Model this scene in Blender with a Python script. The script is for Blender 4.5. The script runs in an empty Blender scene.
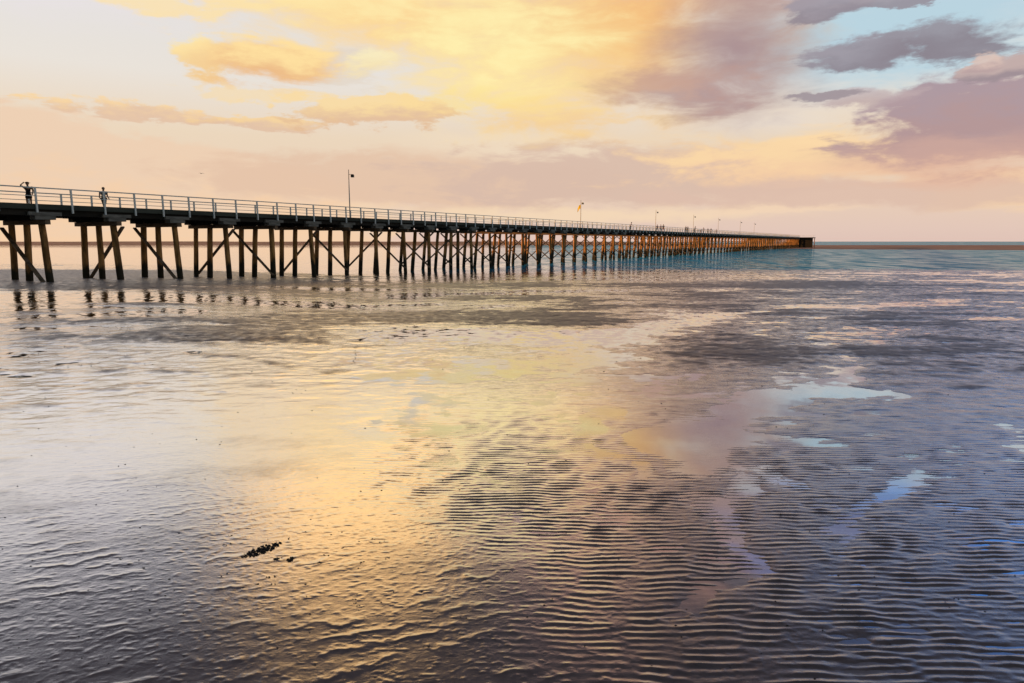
import bpy, bmesh, math, random
import numpy as np
from functools import lru_cache
from mathutils import Vector, Matrix

random.seed(7)
R = math.radians
S = bpy.context.scene
COL = S.collection
EYE = 3.6
PITCH = 8.33
F = 683.0
cp, sp = math.cos(R(PITCH)), math.sin(R(PITCH))

# ------------------------------------------------------------------ helpers
def lin(r, g, b, k=1.0):
    def f(c):
        c /= 255.0
        return c / 12.92 if c <= 0.04045 else ((c + 0.055) / 1.055) ** 2.4
    return (f(r) * k, f(g) * k, f(b) * k, 1.0)

def ray(px, py):
    xc, yc = (px - 512) / F, (341.5 - py) / F
    return Vector((xc, cp + yc * sp, -sp + yc * cp))

def on_ground(px, py, z=0.0):
    d = ray(px, py)
    t = (z - EYE) / d.z
    return d.x * t, d.y * t

def azel(px, py):
    d = ray(px, py).normalized()
    return math.degrees(math.atan2(d.x, d.y)), math.degrees(math.asin(d.z))

def tag(o, label=None, cat=None, group=None, kind=None):
    if label: o['label'] = label
    if cat: o['category'] = cat
    if group: o['group'] = group
    if kind: o['kind'] = kind
    return o

def empty(name, loc, rz=0.0):
    o = bpy.data.objects.new(name, None)
    COL.objects.link(o)
    o.location = loc
    o.rotation_euler = (0, 0, rz)
    o.empty_display_size = 0.3
    return o

def copy_tree(o, parent=None):
    c = o.copy()
    COL.objects.link(c)
    c.parent = parent
    for ch in o.children:
        copy_tree(ch, c)
    return c

class MB:
    """collects vertices and faces of ONE mesh object"""
    def __init__(self):
        self.v, self.f = [], []
    def add(self, vs, fs):
        n = len(self.v)
        self.v += [tuple(p) for p in vs]
        self.f += [tuple(n + i for i in f) for f in fs]
    def box(self, x0, x1, y0, y1, z0, z1, j=0.0):
        vs = [(x, y, z) for z in (z0, z1) for y in (y0, y1) for x in (x0, x1)]
        if j:
            vs = [(a + random.uniform(-j, j), b + random.uniform(-j, j), c + random.uniform(-j, j)) for a, b, c in vs]
        self.add(vs, [(0, 2, 3, 1), (4, 5, 7, 6), (0, 1, 5, 4), (2, 6, 7, 3), (0, 4, 6, 2), (1, 3, 7, 5)])
    def bar(self, a, b, w, h, up=(0, 0, 1)):
        a, b = Vector(a), Vector(b)
        d = (b - a).normalized()
        s = d.cross(Vector(up)).normalized()
        u = s.cross(d).normalized()
        vs = []
        for p in (a, b):
            for i, k in ((-1, -1), (1, -1), (1, 1), (-1, 1)):
                vs.append(p + s * (i * w / 2) + u * (k * h / 2))
        self.add(vs, [(0, 3, 2, 1), (4, 5, 6, 7), (0, 1, 5, 4), (1, 2, 6, 5), (2, 3, 7, 6), (3, 0, 4, 7)])
    def tube(self, pts, rads, n=8):
        pts = [Vector(p) for p in pts]
        rings = []
        for i, p in enumerate(pts):
            d = (pts[min(i + 1, len(pts) - 1)] - pts[max(i - 1, 0)]).normalized()
            ref = Vector((1, 0, 0)) if abs(d.x) < .9 else Vector((0, 1, 0))
            s = d.cross(ref).normalized()
            u = s.cross(d)
            rings.append([p + (s * math.cos(2 * math.pi * k / n) + u * math.sin(2 * math.pi * k / n)) * rads[i] for k in range(n)])
        vs = [q for r in rings for q in r]
        fs = []
        for i in range(len(pts) - 1):
            for k in range(n):
                a, b = i * n + k, i * n + (k + 1) % n
                fs.append((a, b, b + n, a + n))
        fs.append(tuple(reversed(range(n))))
        fs.append(tuple(range((len(pts) - 1) * n, len(pts) * n)))
        self.add(vs, fs)
    def ball(self, c, r, seg=10, rings=7, j=0.0):
        if not hasattr(r, '__len__'): r = (r, r, r)
        vs, fs = [], []
        for i in range(rings + 1):
            th = math.pi * i / rings
            for k in range(seg):
                ph = 2 * math.pi * k / seg
                q = 1 + random.uniform(-j, j)
                vs.append((c[0] + r[0] * q * math.sin(th) * math.cos(ph), c[1] + r[1] * q * math.sin(th) * math.sin(ph), c[2] + r[2] * q * math.cos(th)))
        for i in range(rings):
            for k in range(seg):
                a, b = i * seg + k, i * seg + (k + 1) % seg
                fs.append((a, a + seg, b + seg, b))
        self.add(vs, fs)
    def build(self, name, mat, parent=None, smooth=False, loc=None):
        me = bpy.data.meshes.new(name)
        me.from_pydata(self.v, [], self.f)
        me.update()
        if smooth:
            me.polygons.foreach_set('use_smooth', [True] * len(me.polygons))
        me.materials.append(mat)
        o = bpy.data.objects.new(name, me)
        COL.objects.link(o)
        if parent: o.parent = parent
        if loc: o.location = loc
        return o

# ------------------------------------------------------------------ numpy noise
def vnoise(x, y, seed=0):
    xi, yi = np.floor(x).astype(np.int64), np.floor(y).astype(np.int64)
    fx, fy = x - xi, y - yi
    fx = fx * fx * fx * (fx * (fx * 6 - 15) + 10)
    fy = fy * fy * fy * (fy * (fy * 6 - 15) + 10)
    def h(a, b):
        n = (a * 374761393 + b * 668265263 + seed * 974634777) & 0xFFFFFFFF
        n = ((n ^ (n >> 13)) * 1274126177) & 0xFFFFFFFF
        n = n ^ (n >> 16)
        return (n & 0xFFFF) / 32767.5 - 1.0
    a = h(xi, yi); b = h(xi + 1, yi); c = h(xi, yi + 1); d = h(xi + 1, yi + 1)
    return (a + (b - a) * fx) * (1 - fy) + (c + (d - c) * fx) * fy

def fbm(x, y, seed=0, oct=4, g=0.5):
    s = 0; a = 1.0; t = 0
    for i in range(oct):
        s = s + a * vnoise(x * 2 ** i + 17.3 * i, y * 2 ** i - 9.1 * i, seed + i * 13)
        t += a
        a *= g
    return s / t

def sstep(x, a, b):
    t = np.clip((x - a) / (b - a), 0, 1)
    return t * t * (3 - 2 * t)

# ------------------------------------------------------------------ node helpers
class NT:
    def __init__(self, tree):
        self.t = tree
        self.t.nodes.clear()
    def n(self, typ, **kw):
        nd = self.t.nodes.new(typ)
        for k, v in kw.items(): setattr(nd, k, v)
        return nd
    def put(self, sock, v):
        if isinstance(v, bpy.types.NodeSocket): self.t.links.new(v, sock)
        elif v is not None: sock.default_value = v
    def m(self, op, a, b=None, c=None, clamp=False):
        nd = self.n('ShaderNodeMath', operation=op, use_clamp=clamp)
        for i, v in enumerate((a, b, c)): self.put(nd.inputs[i], v)
        return nd.outputs[0]
    def ss(self, v, a, b, lo=0.0, hi=1.0, kind='SMOOTHSTEP'):
        nd = self.n('ShaderNodeMapRange', interpolation_type=kind)
        self.put(nd.inputs[0], v); self.put(nd.inputs[1], a); self.put(nd.inputs[2], b); self.put(nd.inputs[3], lo); self.put(nd.inputs[4], hi)
        return nd.outputs[0]
    def mix(self, f, a, b, blend='MIX'):
        nd = self.n('ShaderNodeMix', data_type='RGBA', blend_type=blend)
        self.put(nd.inputs[0], f); self.put(nd.inputs[6], a); self.put(nd.inputs[7], b)
        return nd.outputs[2]
    def xyz(self, x, y, z=0.0):
        nd = self.n('ShaderNodeCombineXYZ')
        for i, v in enumerate((x, y, z)): self.put(nd.inputs[i], v)
        return nd.outputs[0]
    def sep(self, v):
        nd = self.n('ShaderNodeSeparateXYZ'); self.put(nd.inputs[0], v)
        return nd.outputs
    def noise(self, vec, scale=1.0, detail=3.0, rough=0.5, dist=0.0):
        nd = self.n('ShaderNodeTexNoise')
        self.put(nd.inputs['Vector'], vec); self.put(nd.inputs['Scale'], scale); self.put(nd.inputs['Detail'], detail)
        self.put(nd.inputs['Roughness'], rough); self.put(nd.inputs['Distortion'], dist)
        return nd.outputs
    def ramp(self, f, stops):
        nd = self.n('ShaderNodeValToRGB')
        cr = nd.color_ramp
        while len(cr.elements) < len(stops): cr.elements.new(0.5)
        for e, (p, c) in zip(cr.elements, stops):
            e.position = p; e.color = c
        self.put(nd.inputs[0], f)
        return nd.outputs[0]

def material(name):
    m = bpy.data.materials.new(name)
    m.use_nodes = True
    return m, NT(m.node_tree)

def simple(name, col, rough=0.7, var=0.25, scale=3.0, spec=0.3, stretch=(1, 1, 1), bump=0.0, col2=None, tide=None):
    m, t = material(name)
    tc = t.n('ShaderNodeTexCoord')
    mp = t.n('ShaderNodeMapping'); mp.inputs['Scale'].default_value = stretch
    t.put(mp.inputs[0], tc.outputs['Object'])
    nz = t.noise(mp.outputs[0], scale, 5, 0.6)
    c2 = col2 or tuple(c * (1 - var) for c in col)
    c = t.mix(t.ss(nz[0], .35, .65), (*c2, 1), (*[min(1, k * (1 + var)) for k in col], 1))
    if tide is not None:      # weed and barnacles up to an uneven tide line
        hz = t.m('ADD', t.sep(tc.outputs['Object'])[2], t.m('MULTIPLY', t.m('SUBTRACT', nz[0], .5), 1.6))
        c = t.mix(t.ss(hz, tide - .35, tide + .35), lin(58, 52, 42), c)
    b = t.n('ShaderNodeBsdfPrincipled')
    t.put(b.inputs['Base Color'], c)
    b.inputs['Roughness'].default_value = rough
    b.inputs['Specular IOR Level'].default_value = spec
    if bump:
        bp = t.n('ShaderNodeBump'); bp.inputs['Strength'].default_value = bump; bp.inputs['Distance'].default_value = .02
        t.put(bp.inputs['Height'], nz[0]); t.put(b.inputs['Normal'], bp.outputs[0])
    o = t.n('ShaderNodeOutputMaterial')
    t.put(o.inputs[0], b.outputs[0])
    return m

# ------------------------------------------------------------------ camera and render settings
cam = bpy.data.cameras.new('camera')
cam.sensor_width = 36.0
cam.lens = 24.0
cam.clip_start = 0.05
cam.clip_end = 90000
co = bpy.data.objects.new('camera', cam)
COL.objects.link(co)
co.location = (0, 0, EYE)
co.rotation_euler = (R(90 - PITCH), 0, 0)
S.camera = co
S.view_settings.view_transform = 'Standard'
S.view_settings.look = 'None'
S.view_settings.exposure = 0
S.view_settings.gamma = 1
S.cycles.max_bounces = 6
S.cycles.use_denoising = True

# ------------------------------------------------------------------ sun
SUN_AZ, SUN_EL = 98.0, 5.0      # azimuth the light travels towards, elevation of the sun
v = Vector((math.sin(R(SUN_AZ)) * math.cos(R(SUN_EL)), math.cos(R(SUN_AZ)) * math.cos(R(SUN_EL)), -math.sin(R(SUN_EL))))
sl = bpy.data.lights.new('sun', 'SUN')
sl.energy = 5.0
sl.angle = R(0.5)
sl.color = (1.0, 0.50, 0.17)
so = bpy.data.objects.new('sun', sl)
COL.objects.link(so)
so.rotation_euler = v.to_track_quat('-Z', 'Y').to_euler()
so.location = (-40, -20, 30)

# ------------------------------------------------------------------ sky
W = bpy.data.worlds.new('World')
S.world = W
W.use_nodes = True
t = NT(W.node_tree)
SKY_K = 0.13
tc = t.n('ShaderNodeTexCoord')
dx, dy, dz = t.sep(tc.outputs['Generated'])[:3]
A0 = t.m('MULTIPLY', t.m('ARCTAN2', dx, dy), 57.29578)
E0 = t.m('MULTIPLY', t.m('ARCSINE', t.m('MINIMUM', t.m('MAXIMUM', dz, -1.0), 1.0)), 57.29578)
nzA = t.noise(t.xyz(t.m('MULTIPLY', A0, .075), t.m('MULTIPLY', E0, .17), 3.1), 1, 5, .55)
nzB = t.noise(t.xyz(t.m('MULTIPLY', A0, .38), t.m('MULTIPLY', E0, 1.0), 8.7), 1, 7, .62)
nzC = t.noise(t.xyz(t.m('MULTIPLY', A0, .16), t.m('MULTIPLY', E0, .55), 21.0), 1, 8, .6, .4)
wa = t.sep(nzA[1]); wb = t.sep(nzB[1])
A = t.m('ADD', A0, t.m('ADD', t.m('MULTIPLY', t.m('SUBTRACT', wa[0], .5), 6.0), t.m('MULTIPLY', t.m('SUBTRACT', wb[0], .5), 2.2)))
E = t.m('ADD', E0, t.m('ADD', t.m('MULTIPLY', t.m('SUBTRACT', wa[1], .5), 2.4), t.m('MULTIPLY', t.m('SUBTRACT', wb[1], .5), 1.1)))
DET = t.m('MULTIPLY', t.m('SUBTRACT', nzC[0], .5), 1.5)
FIN = t.m('MULTIPLY', t.m('SUBTRACT', nzB[0], .5), 1.4)

sky = t.n('ShaderNodeTexSky', sky_type='NISHITA')
sky.sun_disc = False
sky.sun_elevation = R(SUN_EL)
sky.sun_rotation = R(SUN_AZ + 180)
sky.air_density = 1.0
sky.dust_density = 1.5
nish = t.mix(1.0, sky.outputs[0], (SKY_K, SKY_K, SKY_K, 1), 'MULTIPLY')
# clear evening air: pale and warm at the horizon, cool and deep overhead
ef = t.ss(E0, -2, 60, kind='LINEAR')
def ep(d): return (d + 2) / 62.0
air = t.ramp(ef, [(ep(-1), lin(226, 196, 186)), (ep(1), lin(232, 204, 190)), (ep(4), lin(238, 210, 186)), (ep(8), lin(240, 218, 192)),
                  (ep(12), lin(238, 230, 221)), (ep(17), lin(232, 229, 227)), (ep(22), lin(176, 178, 190)), (ep(27), lin(96, 93, 104)), (ep(34), lin(70, 67, 76)), (ep(58), lin(62, 62, 76))])
front = t.ss(t.m('ABSOLUTE', A0), 70, 120, 1.0, 0.0)
cur = t.mix(t.m('MULTIPLY', front, .94), nish, air)

def cloud(px, py, rx, ry, top, bot=None, op=1.0, soft=.6, amp=.6, rot=0.0, fine=0.0):
    """one cloud bank: an uneven patch of sky, its lit upper and duller lower side"""
    global cur
    a0, e0 = azel(px, py)
    a1, _ = azel(px + 1, py); _, e1 = azel(px, py - 1)
    sa, se = abs(a1 - a0) * rx, abs(e1 - e0) * ry
    da, de = t.m('SUBTRACT', A, a0), t.m('SUBTRACT', E, e0)
    if rot:
        c, s = math.cos(R(rot)), math.sin(R(rot))
        da, de = t.m('ADD', t.m('MULTIPLY', da, c), t.m('MULTIPLY', de, s)), t.m('SUBTRACT', t.m('MULTIPLY', de, c), t.m('MULTIPLY', da, s))
    u, w = t.m('DIVIDE', da, sa), t.m('DIVIDE', de, se)
    r = t.m('SQRT', t.m('ADD', t.m('MULTIPLY', u, u), t.m('MULTIPLY', w, w)))
    f = t.m('ADD', t.m('SUBTRACT', 1.0, r), t.m('MULTIPLY', DET, amp * 2))
    if fine: f = t.m('ADD', f, t.m('MULTIPLY', FIN, fine * 2))
    mask = t.m('MULTIPLY', t.ss(f, 0.0, soft), op)
    c = top
    if bot is not None:
        g = t.m('ADD', w, t.m('ADD', t.m('MULTIPLY', DET, 1.6), t.m('MULTIPLY', FIN, 1.2)))
        c = t.mix(t.ss(g, -.55, .55), bot, top)
    cur = t.mix(mask, cur, c)

exec_sky = [
 # --- above the picture's upper edge: what the wet sand mirrors
 dict(px=40, py=-45, rx=360, ry=88, top=lin(234, 226, 230), bot=None, op=.85, soft=.9, amp=.3),
 dict(px=-60, py=-330, rx=420, ry=190, top=lin(66, 66, 78), bot=None, op=.8, soft=.9, amp=.3),
 dict(px=335, py=-95, rx=180, ry=112, top=lin(255, 202, 136, 2.05), bot=None, op=1.0, soft=.55, amp=.3),
 dict(px=640, py=-90, rx=230, ry=130, top=lin(226, 172, 150), bot=None, op=.9, soft=.8, amp=.4),
 dict(px=1050, py=-120, rx=440, ry=170, top=lin(74, 138, 222, 1.35), bot=None, op=.95, soft=.8, amp=.5),
 dict(px=860, py=-80, rx=200, ry=60, top=lin(160, 156, 180), bot=lin(126, 124, 150), op=.75, soft=.5, amp=1.0),
 # --- clear blue gap, upper right
 dict(px=905, py=32, rx=260, ry=88, top=lin(186, 212, 224), bot=None, op=1.0, soft=.7, amp=.3),
 dict(px=760, py=120, rx=120, ry=26, top=lin(234, 222, 210), bot=None, op=.8, soft=.9, amp=.6),
 # --- long flat peach and mauve banks over the horizon
 dict(px=20, py=196, rx=520, ry=90, top=lin(238, 208, 180), bot=lin(246, 208, 170), op=.95, soft=.13, amp=.22, rot=-4),
 dict(px=420, py=180, rx=260, ry=36, top=lin(228, 194, 168), bot=None, op=.8, soft=.4, amp=.5),
 dict(px=520, py=150, rx=160, ry=24, top=lin(240, 220, 194), bot=None, op=.7, soft=.7, amp=.6),
 dict(px=640, py=178, rx=260, ry=36, top=lin(217, 188, 171), bot=None, op=.9, soft=.4, amp=.6, fine=.15),
 dict(px=830, py=158, rx=240, ry=38, top=lin(253, 218, 168), bot=lin(246, 206, 166), op=.9, soft=.6, amp=.8, fine=.2),
 dict(px=1020, py=190, rx=120, ry=26, top=lin(250, 212, 166), bot=None, op=.7, soft=.6, amp=.6),
 dict(px=850, py=196, rx=300, ry=19, top=lin(222, 190, 172), bot=None, op=.85, soft=.5, amp=.6, fine=.15),
 dict(px=560, py=214, rx=330, ry=12, top=lin(247, 219, 184), bot=None, op=.75, soft=.8, amp=.5),
 dict(px=780, py=211, rx=120, ry=5, top=lin(244, 214, 184), bot=None, op=.6, soft=.8, amp=.5),
 # --- the great gold cloud
 dict(px=590, py=38, rx=270, ry=125, top=lin(244, 188, 124), bot=lin(247, 204, 142), op=1.0, soft=.85, amp=.32, fine=.06),
 dict(px=400, py=12, rx=260, ry=80, top=lin(254, 230, 168), bot=lin(252, 216, 154), op=1.0, soft=.8, amp=.5, fine=.12),
 dict(px=500, py=62, rx=165, ry=92, top=lin(255, 240, 176), bot=lin(255, 230, 164), op=1.0, soft=1.1, amp=.55, fine=.1),
 dict(px=450, py=104, rx=70, ry=18, top=lin(252, 226, 150), bot=None, op=.6, soft=.6, amp=1.0, fine=.3),
 dict(px=560, py=118, rx=110, ry=20, top=lin(252, 220, 150), bot=lin(246, 208, 150), op=.8, soft=.7, amp=.8, fine=.2),
 dict(px=742, py=48, rx=115, ry=112, top=lin(176, 150, 150), bot=lin(168, 142, 146), op=.97, soft=1.0, amp=.28, fine=.04),
 dict(px=680, py=92, rx=115, ry=32, top=lin(196, 158, 146), bot=lin(168, 140, 146), op=.75, soft=.8, amp=.6, fine=.2),
 # --- smaller gold clouds on the left
 dict(px=345, py=68, rx=60, ry=26, top=lin(228, 216, 202), bot=None, op=.85, soft=.5, amp=1.0),
 dict(px=370, py=62, rx=34, ry=17, top=lin(255, 242, 190), bot=lin(252, 230, 170), op=.7, soft=.8, amp=.7, fine=.5),
 dict(px=200, py=54, rx=34, ry=26, top=lin(255, 230, 164), bot=lin(246, 206, 142), op=.9, soft=.5, amp=.7, fine=.5),
 dict(px=262, py=56, rx=88, ry=32, top=lin(255, 224, 160), bot=lin(238, 190, 138), op=1.0, soft=.55, amp=.6, fine=.3),
 dict(px=160, py=110, rx=90, ry=11, top=lin(250, 214, 160), bot=lin(228, 194, 166), op=.9, soft=.4, amp=1.0, fine=.7),
 dict(px=270, py=120, rx=70, ry=8, top=lin(248, 212, 154), bot=lin(226, 192, 164), op=.85, soft=.4, amp=1.0, fine=.7),
 dict(px=375, py=110, rx=105, ry=20, top=lin(251, 219, 158), bot=lin(228, 190, 154), op=.9, soft=.35, amp=.9, fine=.7),
 dict(px=300, py=94, rx=90, ry=10, top=lin(248, 220, 170), bot=None, op=.6, soft=.5, amp=1.4, fine=.9),
 dict(px=165, py=4, rx=80, ry=18, top=lin(252, 226, 172), bot=None, op=.8, soft=.5, amp=1.0, fine=.6),
 # --- mauve and slate clouds on the right
 dict(px=985, py=116, rx=170, ry=58, top=lin(172, 150, 158), bot=lin(178, 148, 150), op=.95, soft=.4, amp=.6, fine=.25),
 dict(px=860, py=100, rx=60, ry=14, top=lin(196, 176, 176), bot=lin(180, 156, 160), op=.7, soft=.5, amp=.9, fine=.4),
 dict(px=950, py=160, rx=160, ry=34, top=lin(206, 168, 156), bot=lin(228, 184, 160), op=.8, soft=.8, amp=.6, fine=.1),
 dict(px=880, py=52, rx=80, ry=21, top=lin(158, 152, 162), bot=lin(142, 134, 144), op=.95, soft=.42, amp=.6, fine=.4),
 dict(px=945, py=42, rx=88, ry=25, top=lin(152, 148, 158), bot=lin(140, 132, 142), op=.95, soft=.42, amp=.6, fine=.4),
 dict(px=1000, py=70, rx=60, ry=16, top=lin(196, 174, 170), bot=lin(160, 144, 150), op=.95, soft=.3, amp=.8, fine=.5),
 dict(px=980, py=62, rx=20, ry=9, top=lin(222, 196, 184), bot=lin(186, 162, 162), op=.85, soft=.4, amp=.7, fine=.6),
 dict(px=838, py=8, rx=50, ry=17, top=lin(162, 154, 164), bot=lin(146, 136, 146), op=.93, soft=.4, amp=.6, fine=.4),
 dict(px=905, py=-2, rx=70, ry=11, top=lin(166, 158, 166), bot=lin(150, 142, 152), op=.9, soft=.25, amp=.8, fine=.6),
 dict(px=822, py=97, rx=44, ry=5, top=lin(160, 148, 154), bot=None, op=.9, soft=.4, amp=.7, fine=.5),
]
for c_ in exec_sky: cloud(**c_)
gain = t.mix(1.0, cur, (1 / SKY_K, 1 / SKY_K, 1 / SKY_K, 1), 'MULTIPLY')
bg = t.n('ShaderNodeBackground')
bg.inputs['Strength'].default_value = SKY_K
t.put(bg.inputs['Color'], gain)
wo = t.n('ShaderNodeOutputWorld')
t.put(wo.inputs[0], bg.outputs[0])

# ------------------------------------------------------------------ beach
SEA_Z = -0.45
SHORE = [(-220, 142), (-97, 130), (-66, 120), (-40, 104), (-24, 85), (-10, 87), (3.6, 88), (20, 103), (52, 104), (78, 99), (220, 92)]
sx_, sy_ = np.array([p[0] for p in SHORE]), np.array([p[1] for p in SHORE])

def lie(x, y):
    """the lie of the flat: a little higher under the landward piles, falling gently to the sea"""
    yb = np.interp(x, sx_, sy_) + 3.5 * fbm(x / 9, y / 40, 97, 3)
    lf = sstep(-x / np.maximum(y, 5), .15, .6) * sstep(y, 17, 44)
    y0 = 40 + 14 * lf
    f = np.clip((y - y0) / (yb - y0), 0, 1)
    return .45 * lf * (1 - f) + SEA_Z * f, yb

@lru_cache(maxsize=None)
def ground_pt(px, py):
    """the point of the sloping flat seen at a place in the photograph"""
    z = 0.0
    for _ in range(6):
        x, y = on_ground(px, py, z)
        z = float(lie(np.array([x]), np.array([y]))[0][0])
    return x, y

def ell(x, y, px, py, rx, ry):
    """1 in the middle of a patch of ground, 0 outside; sizes as they look from the beach"""
    cx, cy = ground_pt(px, py)
    sx = abs(ground_pt(px + rx, py)[0] - cx)
    sy0 = ground_pt(px, py - ry)[1] - cy
    sy1 = cy - ground_pt(px, py + ry)[1]
    dyv = y - cy
    q = ((x - cx - (y - cy) * cx / cy) / sx) ** 2 + (dyv / np.where(dyv > 0, sy0, sy1)) ** 2
    return np.exp(-q * 1.1)

def pdist(x, y, pts):
    d = np.full(x.shape, 1e9)
    for (x0, y0), (x1, y1) in zip(pts, pts[1:]):
        L = (x1 - x0) ** 2 + (y1 - y0) ** 2
        tt = np.clip(((x - x0) * (x1 - x0) + (y - y0) * (y1 - y0)) / L, 0, 1)
        d = np.minimum(d, np.hypot(x - x0 - tt * (x1 - x0), y - y0 - tt * (y1 - y0)))
    return d

def beach_height(x, y):
    q_ = 1.286
    d = np.hypot(x, y) / q_
    yl = y / q_
    # broad lie of the sand
    wx = x + 1.2 * fbm(x / 3.0, y / 3.0, 5, 3)
    wy = y + 0.9 * fbm(x / 3.0, y / 2.2, 9, 3)
    far = sstep(yl, 11, 20)
    patch = fbm(wx / 7.0, wy / 3.2, 21, 4)
    small = fbm(x / 1.3 + .35 * fbm(x / .8, y / .8, 35, 2), y / .8, 33, 4)
    Xb = q_ * np.interp(yl, [2, 4.5, 5.55, 7.15, 11.9, 19.4, 40], [.7, .6, .4, -1.45, -2.5, -5.2, -12])
    wr = sstep(x + .9 * fbm(x / 1.3, y / 1.0, 41, 3), Xb - .7, Xb + .9)
    right = sstep(x / np.maximum(y, 1), .25, .55)
    z = .016 * (1 - wr) + .002 * wr + .007 * right
    z = z + (.006 * (1 - far) + .026 * far) * patch + .005 * small * (.4 + .6 * wr)
    z = z - far * .006 + far * (.030 * fbm(wx / 3.2, wy / 1.1, 23, 4) + .012 * fbm(wx / 1.0, wy / .5, 29, 3))
    lump0 = fbm(x / .9, y / .6, 94, 3)
    # bars and hollows one can tell apart
    for a in ((715, 346, 100, 21, .06), (735, 311, 70, 8, .05), (580, 312, 60, 9, .05), (565, 325, 80, 8, .05), (250, 338, 110, 8, .075),
              (430, 318, 150, 8, .065), (960, 350, 150, 34, .03), (900, 318, 120, 8, .03), (520, 286, 240, 4, .06), (330, 296, 160, 4, .05),
              (820, 285, 160, 4, .05), (150, 304, 90, 3, .045), (560, 300, 160, 4, .05), (960, 296, 120, 3, .04), (180, 322, 130, 4, .03), (700, 294, 120, 3, .05)):
        z = z + a[4] * ell(x, y, *a[:4]) * (1 + .5 * small)
    for a in ((590, 345, 70, 18, .034), (690, 318, 90, 6, .034), (60, 300, 130, 9, .032), (150, 296, 120, 7, .03), (410, 297, 30, 3, .1),
              (470, 335, 120, 6, .03), (820, 318, 30, 2, .05), (985, 319, 40, 2, .05), (340, 289, 60, 1.5, .1)):
        z = z - a[4] * ell(x, y, *a[:4])
    ch = [ground_pt(*p) for p in ((640, 330), (700, 318), (770, 308), (815, 306))]
    z = z - .036 * np.exp(-(pdist(wx, wy, ch) / 1.0) ** 2)
    ch = [ground_pt(*p) for p in ((765, 333), (812, 341), (850, 350), (838, 366), (795, 392), (745, 420), (690, 452))]
    z = z - .024 * np.exp(-(pdist(wx + 1.1 * small, wy + .5 * lump0, ch) / (.38 + .02 * y)) ** 2)
    ch = [ground_pt(*p) for p in ((920, 468), (868, 512), (850, 530), (850, 560), (820, 590))]
    z = z - .0085 * np.exp(-(pdist(x + .35 * small, y + .2 * lump0, ch) / .20) ** 2)
    ch = [ground_pt(*p) for p in ((745, 480), (735, 530), (745, 570), (700, 620))]
    z = z - .0075 * np.exp(-(pdist(x + .35 * small, y + .2 * lump0, ch) / .18) ** 2)
    z = z - .005 * wr * sstep(fbm(x / .7 + .4 * small, y / 1.3, 111, 3), .12, .5)
    z = z - .006 * right * (1 - sstep(y, 16, 24)) * sstep(fbm(x / .6, y / .28, 113, 3), .12, .4)
    # small current ripples: several wave trains that interfere, so the crests fork and end
    k = 2 * math.pi / .115
    p1 = 5.2 * fbm(x / 1.0, y / .75, 51, 3)
    p2 = 5.2 * fbm(x / 1.0, y / .75, 57, 3)
    s = 0
    for ang, kk, w, ph in ((3, 1.0, 1.0, p1), (-6, 1.06, .55, p2), (9, .94, .45, p1 + 1.1 * p2), (-2, 1.25, .35, p2 - p1)):
        s = s + w * np.cos(k * kk * (y * math.cos(R(ang)) + x * math.sin(R(ang))) + ph)
    s = s / 1.5
    s = np.clip(s, -1.3, 1.5)
    s = np.where(s > 0, s ** 1.0 * 1.15, s * .8) * np.clip(1 + .7 * fbm(x / .42, y / .22, 67, 3), .25, 1.45)
    fade = (1 - .3 * sstep(d, 6, 10)) * (1 - sstep(d, 11, 19))
    amp = (.8 + .2 * sstep(fbm(x / 1.1, y / .7, 61, 3), -.5, .3))
    z = z + 0.0038 * wr * fade * amp * (s + .18 * s * np.abs(s)) + .0020 * wr * (1 - sstep(d, 8, 16)) * fbm(x / .20, y / .10, 63, 4)
    # slanting wrinkles of the smooth sand close by, on the left
    wl = (1 - wr) * (1 - sstep(yl + 1.0 * fbm(x / 2, y / 2, 3, 2), 5.6, 8.6))
    wl = np.maximum(wl, .5 * (1 - sstep(yl, 4.4, 5.4)))
    uu = y * math.cos(R(24)) - x * math.sin(R(24)) + .11 * fbm(x / .5, y / .5, 71, 3) + .05 * fbm(x / .12, y / .12, 75, 2)
    rid = 1 - np.abs(np.sin(math.pi * uu / .27)) ** .75
    am = sstep(fbm(x / .65 + y / .9, y / .35, 77, 3), -.1, .5)
    z = z + .0058 * wl * am * rid ** 1.3 + .0007 * wl * fbm(x / .35, y / .22, 79, 3)
    z = z + (.0005 * fbm(x / .5, y / .3, 83, 4) + .0008 * fbm((x + .4 * y) / 1.2, (y - .35 * x) / .3, 89, 3)) * (1 - wr) * (1 - sstep(d, 14, 24))
    z = z + (.0006 * fbm(x / .11, y / .07, 91, 3) + .0016 * np.maximum(fbm(x / .05, y / .04, 92, 2) - .15, 0) * 3) * (1 - sstep(d, 7, 13))
    # pocked, lumpy sand farther off
    lump = fbm(x / .42, y / .34, 93, 3)
    z = z + .016 * sstep(d, 9, 18) * lump + .012 * sstep(d, 8, 15) * fbm(x / .7, y / .32, 94, 4)
    z = z + .010 * sstep(d, 18, 40) * fbm(x / 1.3, y / 1.0, 95, 3) + .026 * sstep(d, 26, 36) * fbm(x / 1.6, y / .8, 99, 4)
    # the bank under the landward end of the pier, and the shore
    bank = np.exp(-((x + 52) / 26) ** 2) * sstep(y, 42.5, 48) * (1 - sstep(y, 72, 98))
    z = z + .17 * bank
    fall, yb = lie(x, y)
    off = y - yb
    z = z - .55 * sstep(off, -2.5, 16) - .012 * sstep(off, -9, 0)
    wet = (1 - sstep(z + .008 * small, .014, .046)) * (1 - .50 * wr * sstep(x / np.maximum(y, 1), .05, .3))
    return z + fall, wet

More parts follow.
